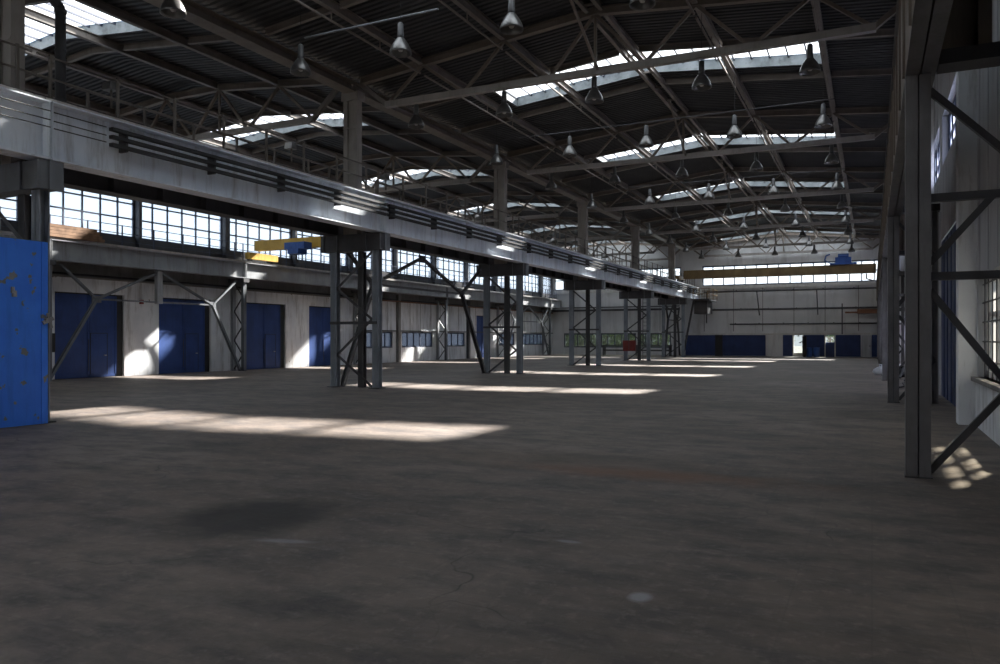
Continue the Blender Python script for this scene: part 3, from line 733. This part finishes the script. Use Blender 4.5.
# transverse secondary rafters each side of the skylights
for k, (a, b) in enumerate(SKM):
    if a < 12 : continue
    for yy, nm in ((a - .35, 'just before'), (b + .9, 'just behind')):
        m = MB()
        for p, q in ((-16.1, -13.7), (-13.4, -10.65), (-10.4, -7.85), (-7.15, -4.62), (-4.38, -1.52), (-1.28, 1.5)): m.ibeam((p, yy, zr(p) + .05), (q, yy, zr(q) + .05), .12, .2, .02)
        tag(m.build('rafter', 'purlin_brown'), 'thin brown cross beam %s the %s skylight of the main bay roof' % (nm, ORD[k]), 'beam', 'main bay cross beams')
for k, (a, b) in enumerate(SKL):
    if a < 0: continue
    for yy, nm in ((a - .35, 'just before'), (b + .9, 'just behind')):
        m = MB()
        for p, q in ((-30.9, -28.68), (-28.4, -25.8), (-25.5, -24.2), (-24.2, -22.9), (-22.6, -19.9), (-19.6, -16.8)): m.ibeam((p, yy, zr(p) + .05), (q, yy, zr(q) + .05), .12, .2, .02)
        tag(m.build('rafter', 'purlin_brown'), 'thin brown cross beam %s the %s skylight of the side bay roof' % (nm, ORD[k]), 'beam', 'side bay cross beams')

# ------------------------------------------------------------------ lamps
def make_lamp(top):
    t = thing('pendant_lamp', (0, 0, 0), 'x', 'lamp', 'bell-shaped pendant lamps')
    MB().tube((0, 0, .62), (0, 0, top), .007, 5).build('suspension_cable', 'black_rubber', t)
    MB().lathe([(.0, .64), (.05, .63), (.075, .60), (.085, .3), (.095, .22), (.0, .21)], n=14).build('ballast_housing', 'lamp_housing', t, True)
    MB().lathe([(.09, .24), (.13, .19), (.19, .10), (.245, .0), (.275, -.10), (.28, -.15), (.27, -.15), (.26, -.09), (.18, .08), (.11, .17)], n=24).build('reflector', 'lamp_metal', t, True)
    MB().lathe([(.0, -.11), (.05, -.09), (.075, -.02), (.05, .08), (.03, .17)], n=12).build('bulb', 'frame_white', t, True)
    return t
LX = [-13.9, -10.7, -7.57, -4.45, -1.5]; LY = [12.2, 16.35, 22.35, 28.35, 34.35, 40.35, 46.35, 52.35, 58.35, 64.35, 70.35]
LZ = 9.08
lamp0 = make_lamp(2.0); first = True
for j, y in enumerate(LY):
    for i, x in enumerate(LX):
        if j == 0 and i > 0: continue
        if j == 1 and i == 4: continue
        yy = y + random.uniform(-.12, .12); xx = x + random.uniform(-.05, .05)
        if first: o = lamp0; first = False
        else: o = copy_tree(lamp0)
        o.location = (xx, yy, LZ)
        ln = ['leftmost', 'second from the left', 'third from the left', 'fourth from the left', 'rightmost'][i]
        o['label'] = 'bell-shaped pendant lamp in the main bay, %s in the %s lamp row' % (ln, (ORD + ['last'])[j])
for j, y in enumerate([28.4, 40.4, 52.4, 64.4]):
    for i, x in enumerate([-27.5, -21.0]):
        o = copy_tree(lamp0, (x, y, 8.9)); o['label'] = 'bell-shaped pendant lamp in the side bay, %s column, %s row from the camera' % (['left', 'right'][i], ORD[j]); o['group'] = 'side bay pendant lamps'
for k, (x0, x1, y, z) in enumerate([(-13.9, -9.7, 16.5, 9.92), (-7.6, -1.0, 28.5, 9.9), (-13.9, -7.6, 28.5, 9.9), (-14, -1.2, 40.5, 9.9)]):
    o = MB().tube((x0, y, z), (x1, y, z), .028 if k == 0 else .014, 8).build('conduit', 'steel_grey' if k == 0 else 'steel_dark'); tag(o, ['long grey conduit pipe above the near lamps at upper left', 'grey conduit pipe above the lamps at upper right', 'grey conduit pipe crossing over the left lamps of the fourth row', 'grey conduit pipe far down the main bay roof'][k], 'pipe', 'lamp conduits')
# floodlights on the walkway railing
for k, y in enumerate([13.0, 19.6, 25.0, 31.5]):
    t = thing('floodlight', (-17.06, y, 7.55), 'small floodlight on the walkway railing, %s from the camera' % ORD[k], 'lamp', 'floodlights on the railing')
    MB().bar((-17.06, y, 7.5), (-17.06, y, 7.95), .04).build('bracket', 'railing_steel', t)
    MB().prism((-17.25, y, 8.02), (-16.95, y, 8.02), [(-.13, -.1), (.13, -.1), (.1, .1), (-.1, .1)]).build('lamp_head', 'lamp_metal', t)

# downpipe at the near left
t = thing('downpipe', (-16.2, 11.15, 6.4), 'dark vertical downpipe rising behind the central girder at upper left', 'pipe')
MB().path([(-16.3, 11.15, 6.4), (-16.3, 11.15, 9.1), (-16.75, 11.0, 9.7), (-16.75, 11.0, 10.3)], .11, 10).build('pipe_run', 'steel_dark', t, True)
m = MB()
for z in (7.0, 8.1, 9.0): m.lathe([(.13, 0), (.13, .07)], (-16.3, 11.15, z), 12)
m.build('pipe_collars', 'steel_dark', t)

# ------------------------------------------------------------------ cranes
t = thing('overhead_crane', (-7.4, 68.5, 6.72), 'dirty yellow overhead travelling crane spanning the far end of the main bay', 'crane')
m = MB().box(-15.0, .3, 68.2, 68.6, 6.95, 7.7); m.build('bridge_beam', 'yellow_dirty', t)
m = MB()
for j in range(16): x = -14.9 + j; m.box(x, x + .02, 68.18, 68.2, 6.97, 7.68)
m.build('beam_ribs', 'yellow_dirty', t)
for x in (-15.35, .55):
    zo = .16 if x > 0 else .03
    e = MB().box(x - .15, x + .15, 67.2, 69.8, 6.89 + zo, 7.2 + zo).build('end_carriage', 'yellow_dirty', t)
    for yy in (67.6, 69.4): MB().tube((x - .08, yy, 6.845 + zo), (x + .08, yy, 6.845 + zo), .155, 14).build('wheel', 'steel_dark', e)
h = MB().box(-2.7, -1.5, 68.0, 68.9, 7.85, 8.3).box(-3.1, -1.1, 67.9, 69.0, 7.7, 7.85).tube((-2.5, 68.45, 8.4), (-1.7, 68.45, 8.4), .22, 12).build('hoist_trolley', 'blue_machine', t)
MB().path([(-3.1, 68.4, 7.9), (-3.5, 68.4, 8.1), (-3.4, 68.4, 8.5), (-3.1, 68.4, 8.6)], .06).build('hose', 'blue_machine', h)
m = MB().path([(-.4, 68.1, 6.9), (-.4, 68.1, 6.5), (.2, 68.1, 6.3)], .05); m.build('current_collector', 'steel_dark', t)
t = thing('overhead_crane', (-23.7, 31.4, 5.86), 'yellow overhead crane spanning the side bay behind the central towers', 'crane')
MB().box(-29.8, -17.75, 31.3, 31.7, 6.42, 6.95).build('bridge_beam', 'yellow', t)
for x in (-30.0, -17.4):
    zb = 5.88 if x < -20 else 6.73
    e = MB().box(x - .15, x + .15, 31.0, 33.2, zb + .1, zb + .45).build('end_carriage', 'yellow', t)
    for yy in (31.2, 33.0): MB().tube((x - .08, yy, zb + .14), (x + .08, yy, zb + .14), .15, 14).build('wheel', 'steel_dark', e)
h = MB().box(-27.2, -25.9, 30.7, 31.29, 6.3, 6.65).box(-26.9, -26.2, 30.6, 31.28, 6.05, 6.3).build('hoist_trolley', 'blue_machine', t)
MB().tube((-26.5, 31.0, 5.6), (-26.5, 31.0, 6.1), .02).build('hook_rope', 'steel_dark', h)

# service platform at the far end of the central girder
t = thing('service_platform', (-15.4, 73.0, 4.7), 'small service platform with yellowish railing at the end of the central girder', 'platform')
MB().box(-14.92, -13.4, 71.5, 75.5, 5.2, 5.35).build('platform_deck', 'steel_dark', t)
for (xa, ya, xb, yb) in ((-13.4, 71.5, -13.4, 75.5), (-14.85, 71.5, -13.4, 71.5), (-14.85, 75.5, -13.4, 75.5)):
    m = MB()
    for z in (5.8, 6.3): m.bar((xa, ya, z), (xb, yb, z), .05)
    m.build('rail', 'yellow_dirty', t)
for (x, y) in ((-13.4, 71.5), (-13.4, 73.5), (-13.4, 75.5), (-14.3, 71.5), (-14.85, 71.5), (-14.3, 75.5)): MB().bar((x, y, 5.3), (x, y, 6.35), .06).build('post', 'yellow_dirty', t)
MB().box(-14.9, -13.7, 72.2, 74.8, 4.0, 5.2).build('under_tank', 'steel_dark', t)
MB().bar((-15.9, 72.0, 0), (-14.9, 72.0, 5.2), .16).build('prop', 'steel_dark', t)

# ------------------------------------------------------------------ blue foreground sheet panel
t = thing('sheet_panel', (-15.0, 8.2, 0), 'bright blue scuffed sheet-metal panel standing at the left edge of the picture', 'panel')
m = MB().box(-15.06, -14.98, 6.4, 9.97, .03, 3.68); m.build('sheet', 'blue_panel', t)
m = MB().box(-15.10, -15.06, 9.85, 10.0, .03, 3.7).box(-15.10, -15.06, 6.4, 9.97, 3.6, 3.7); m.build('edge_frame', 'steel_grey', t)
m = MB().box(-14.98, -14.965, 9.84, 9.97, .03, 3.68); m.build('edge_strip', 'blue_panel', t)
m = MB().bar((-14.95, 9.85, 2.05), (-14.93, 10.05, 2.15), .07).bar((-14.95, 9.95, 2.25), (-14.93, 10.02, 1.95), .05).tube((-15.0, 9.93, 2.1), (-14.9, 9.93, 2.1), .05); m.build('latch', 'bar_steel', t)
m = MB()
for (y, z, a) in ((9.3, 2.55, .05), (9.27, 2.62, .04)): m.lathe([(0, .0), (a, .0), (a*.9, .12), (0, .12)], (-14.975, y, z), 8)
m.build('bracket_stub', 'bar_steel', t)

# ------------------------------------------------------------------ small things
t = thing('fire_cabinet', (-16.9, 57.6, 1.1), 'dull red cabinet fixed to a central tower in the distance', 'cabinet')
MB().box(-17.35, -16.4, 57.65, 57.95, .75, 1.55).build('body', 'red', t); MB().box(-16.9, -16.86, 57.63, 57.65, .8, 1.5).build('door_gap', 'steel_dark', t)
t = thing('ladder', (-16.0, 59.2, 0), 'dark access ladder beside the fifth central tower', 'ladder')
for x in (-16.2, -15.8): MB().bar((x, 59.2, 0), (x, 59.2, 5.3), .05).build('stile', 'steel_dark', t)
m = MB()
for j in range(17): m.bar((-16.2, 59.2, .3 + .3*j), (-15.8, 59.2, .3 + .3*j), .03)
m.build('rungs', 'steel_dark', t)
o = MB().box(XL, XL + .12, 25.1, 25.25, 3.35, 3.55).build('alarm_box', 'red'); tag(o, 'tiny red alarm box on the white wall between two blue gates', 'box')
t = thing('fuse_box', (XL + .1, 20.75, 1.1), 'narrow dark box on the wall beside the nearest blue gate', 'box')
MB().box(XL, XL + .12, 20.6, 20.9, 1.15, 1.95).build('body', 'steel_dark', t); MB().box(XL + .12, XL + .135, 20.62, 20.88, 1.17, 1.93).build('lid', 'black_rubber', t)
t = thing('workbench', (-20.5, 74.5, 0), 'long dark bench of steel by the low windows of the end wall', 'bench')
MB().box(-24.5, -17.6, 74.1, 75.1, .95, 1.05).build('bench_top', 'steel_dark', t)
for x in (-24.4, -21.0, -17.7): MB().box(x - .05, x + .05, 74.2, 75.0, 0, .95).build('leg', 'steel_dark', t)
MB().box(-24.4, -17.7, 74.3, 74.4, .45, .6).build('shelf_rail', 'steel_dark', t)
for k, x in enumerate((-5.2, -4.55)):
    t = thing('waste_bin', (x, 75.9, 0), 'blue plastic barrel by the far doors, %s of the two' % ['left', 'right'][k], 'barrel', 'blue barrels by the far wall')
    MB().lathe([(0, 0), (.24, 0), (.27, .1), (.28, .75), (.25, .85), (0, .85)], (x, 75.9, 0), 16).build('body', 'blue_machine', t, True)
    MB().lathe([(.285, .82), (.29, .88), (.0, .9)], (x, 75.9, 0), 16).build('lid', 'blue_machine', t, True)
# dark machine silhouette near the doors
t = thing('hand_cart', (-5.6, 75.6, 0), 'black upright cart left of the blue barrels by the far wall', 'cart')
MB().box(-5.75, -5.4, 75.4, 75.8, .25, 1.9).build('body', 'black_rubber', t); MB().bar((-6.0, 75.5, 1.3), (-5.6, 75.5, 1.5), .08).build('handle', 'black_rubber', t)
for yy in (75.45, 75.75): MB().tube((-5.6, yy - .04, .15), (-5.6, yy + .04, .15), .15, 12).build('wheel', 'black_rubber', t)
# rubbish by the right columns
def rock(c, r, seed, sq=.7):
    rr = random.Random(seed); m = MB(); n = 12; prof = [(0, 0), (.8, .05), (1, .35), (.85, .7), (.45, .95), (0, 1)]
    m.lathe([(r*a, r*2*sq*b) for a, b in prof], (0, 0, 0), n)
    m.v = [(x*(1 + .25*rr.uniform(-1, 1)) + c[0], y*(1 + .25*rr.uniform(-1, 1)) + c[1], z*(1 + .1*rr.uniform(-1, 1)) + c[2]) for x, y, z in m.v]
    return m
for k, (x, y, r, mt, lab) in enumerate([(.38, 40.5, .30, 'white_bag', 'white plastic bag of rubbish by the right columns'), (.95, 41.5, .42, 'white_bag', 'pale bag slumped behind the second right column'), (1.2, 38.6, .30, 'black_rubber', 'dark rubbish sack behind the right columns')]):
    t = thing('rubbish_bag', (x, y, 0), lab, 'bag')
    rock((x, y, 0), r, k).build('sack', mt, t, True)
    MB().lathe([(.05, 0), (.09, .1), (.0, .12)], (x, y, r*1.32), 8).build('knot', mt, t)
t = thing('scrap_pile', (1.1, 30.5, 0), 'low heap of bent dark scrap bars beyond the right column', 'scrap')
for j in range(9):
    a = random.uniform(0, 3.1); x = 1.1 + random.uniform(-.2, .2); y = 30.5 + random.uniform(-.8, .8); l = random.uniform(.3, .55)
    MB().bar((x - l*.4*math.cos(a), y - l*math.sin(a), .05 + .05*j), (x + l*.4*math.cos(a), y + l*math.sin(a), .1 + .09*j), .05).build('scrap_bar', 'steel_dark', t)

# cable drops and pipe on left wall
o = MB().tube((XL + .2, 42.2, 4.4), (XL + .2, 76.5, 4.4), .05).build('wall_pipe', 'rust'); tag(o, 'thin rusty pipe high along the side wall above the low windows', 'pipe')
t = thing('cable_tray', (XL + .25, 35.0, 4.45), 'dark cable tray running under the side wall crane girder', 'cable tray')
MB().box(XL + .02, XL + .30, 12.0, 76.5, 4.42, 4.46).build('tray', 'steel_dark', t)
MB().tube((XL + .12, 12, 4.50), (XL + .12, 76.5, 4.50), .04, 6).build('cable_bundle', 'black_rubber', t)

# ------------------------------------------------------------------ outside trees seen through the low far windows
def tree(x, y, h, r, seed, label):
    rr = random.Random(seed); t = thing('tree', (x, y, -.12), label, 'tree', 'trees outside the far wall')
    MB().tube((x, y, -.12), (x, y, h*.6), .16, 8, .08).build('trunk', 'bark', t)
    m = MB()
    for j in range(900):
        d = Vector((rr.gauss(0, 1), rr.gauss(0, 1), rr.gauss(0, 1))).normalized() * r * rr.uniform(.45, 1)
        c = Vector((x, y, h*.62)) + Vector((d.x, d.y, d.z*h*.5/r))
        a = Vector((rr.gauss(0, 1), rr.gauss(0, 1), rr.gauss(0, 1))).normalized(); b = a.orthogonal().normalized(); s_ = rr.uniform(.12, .26)
        i = len(m.v); m.v += [tuple(c - a*s_), tuple(c + b*s_*.6), tuple(c + a*s_), tuple(c - b*s_*.6)]; m.f.append((i, i+1, i+2, i+3))
    m.build('foliage', 'leaf', t)
t = thing('hedge', (-27, 84, -.12), 'dark overgrown hedge outside behind the low end wall windows', 'hedge')
MB().tube((-30, 84, -.12), (-30, 84, 1.2), .08).tube((-25, 84.3, -.12), (-25, 84.3, 1.2), .08).build('stem', 'bark', t)
m = MB(); rr = random.Random(5)
for j in range(5200):
    c = Vector((rr.uniform(-41, -17.8), rr.uniform(83.2, 84.8), rr.uniform(-.1, 2.55 + .35*math.sin(j)))); a = Vector((rr.gauss(0, 1), rr.gauss(0, 1), rr.gauss(0, 1))).normalized(); b = a.orthogonal().normalized(); s_ = rr.uniform(.12, .24)
    i = len(m.v); m.v += [tuple(c - a*s_), tuple(c + b*s_*.6), tuple(c + a*s_), tuple(c - b*s_*.6)]; m.f.append((i, i+1, i+2, i+3))
m.build('foliage', 'leaf', t)
tree(-33.5, 92, 4.2, 2.0, 1, 'green bushy tree outside seen through the low end wall windows')
tree(-27.5, 96, 4.0, 1.8, 2, 'smaller green tree outside behind the end wall windows')
tree(-9.2, 89, 5.0, 2.4, 3, 'green tree outside seen through the left glazed door')
tree(-4.2, 93, 5.2, 2.2, 4, 'green tree outside seen through the right glazed door')

# ------------------------------------------------------------------ light
wd = bpy.data.worlds.new('sky'); S.world = wd; wd.use_nodes = True
nt = wd.node_tree; bg = nt.nodes['Background']
tc = nt.nodes.new('ShaderNodeTexCoord'); sp = nt.nodes.new('ShaderNodeSeparateXYZ'); nt.links.new(tc.outputs['Generated'], sp.inputs[0])
r = ramp(nt, sp.outputs['Z'], [(.0, (.84, .92, 1.0)), (.5, (.56, .75, 1.0))]); nt.links.new(r.outputs[0], bg.inputs[0])
bg.inputs['Strength'].default_value = 1.9
sd = Vector((-.456, -1.3, -1)).normalized()
sl = bpy.data.lights.new('sun', 'SUN'); sl.energy = 82; sl.angle = math.radians(2.1); sl.color = (1.0, .93, .84)
so = bpy.data.objects.new('sun', sl); COL.objects.link(so); so.rotation_euler = sd.to_track_quat('-Z', 'Y').to_euler(); so.location = (20, 60, 40)

# ------------------------------------------------------------------ camera
cd = bpy.data.cameras.new('camera'); cd.sensor_width = 36; cd.lens = .768*36; cd.shift_y = .006; cd.clip_end = 400
co = bpy.data.objects.new('camera', cd); COL.objects.link(co); co.location = (0, 0, 1.75)
co.rotation_euler = (math.radians(90), 0, math.atan(372/768)); S.camera = co
vs = S.view_settings; vs.view_transform = 'Standard'; vs.look = 'None'; vs.exposure = 0; vs.gamma = 1; vs.use_curve_mapping = False
cy = S.cycles; cy.max_bounces = 10; cy.diffuse_bounces = 6; cy.transparent_max_bounces = 16; cy.use_denoising = True
cy.caustics_reflective = False; cy.caustics_refractive = False
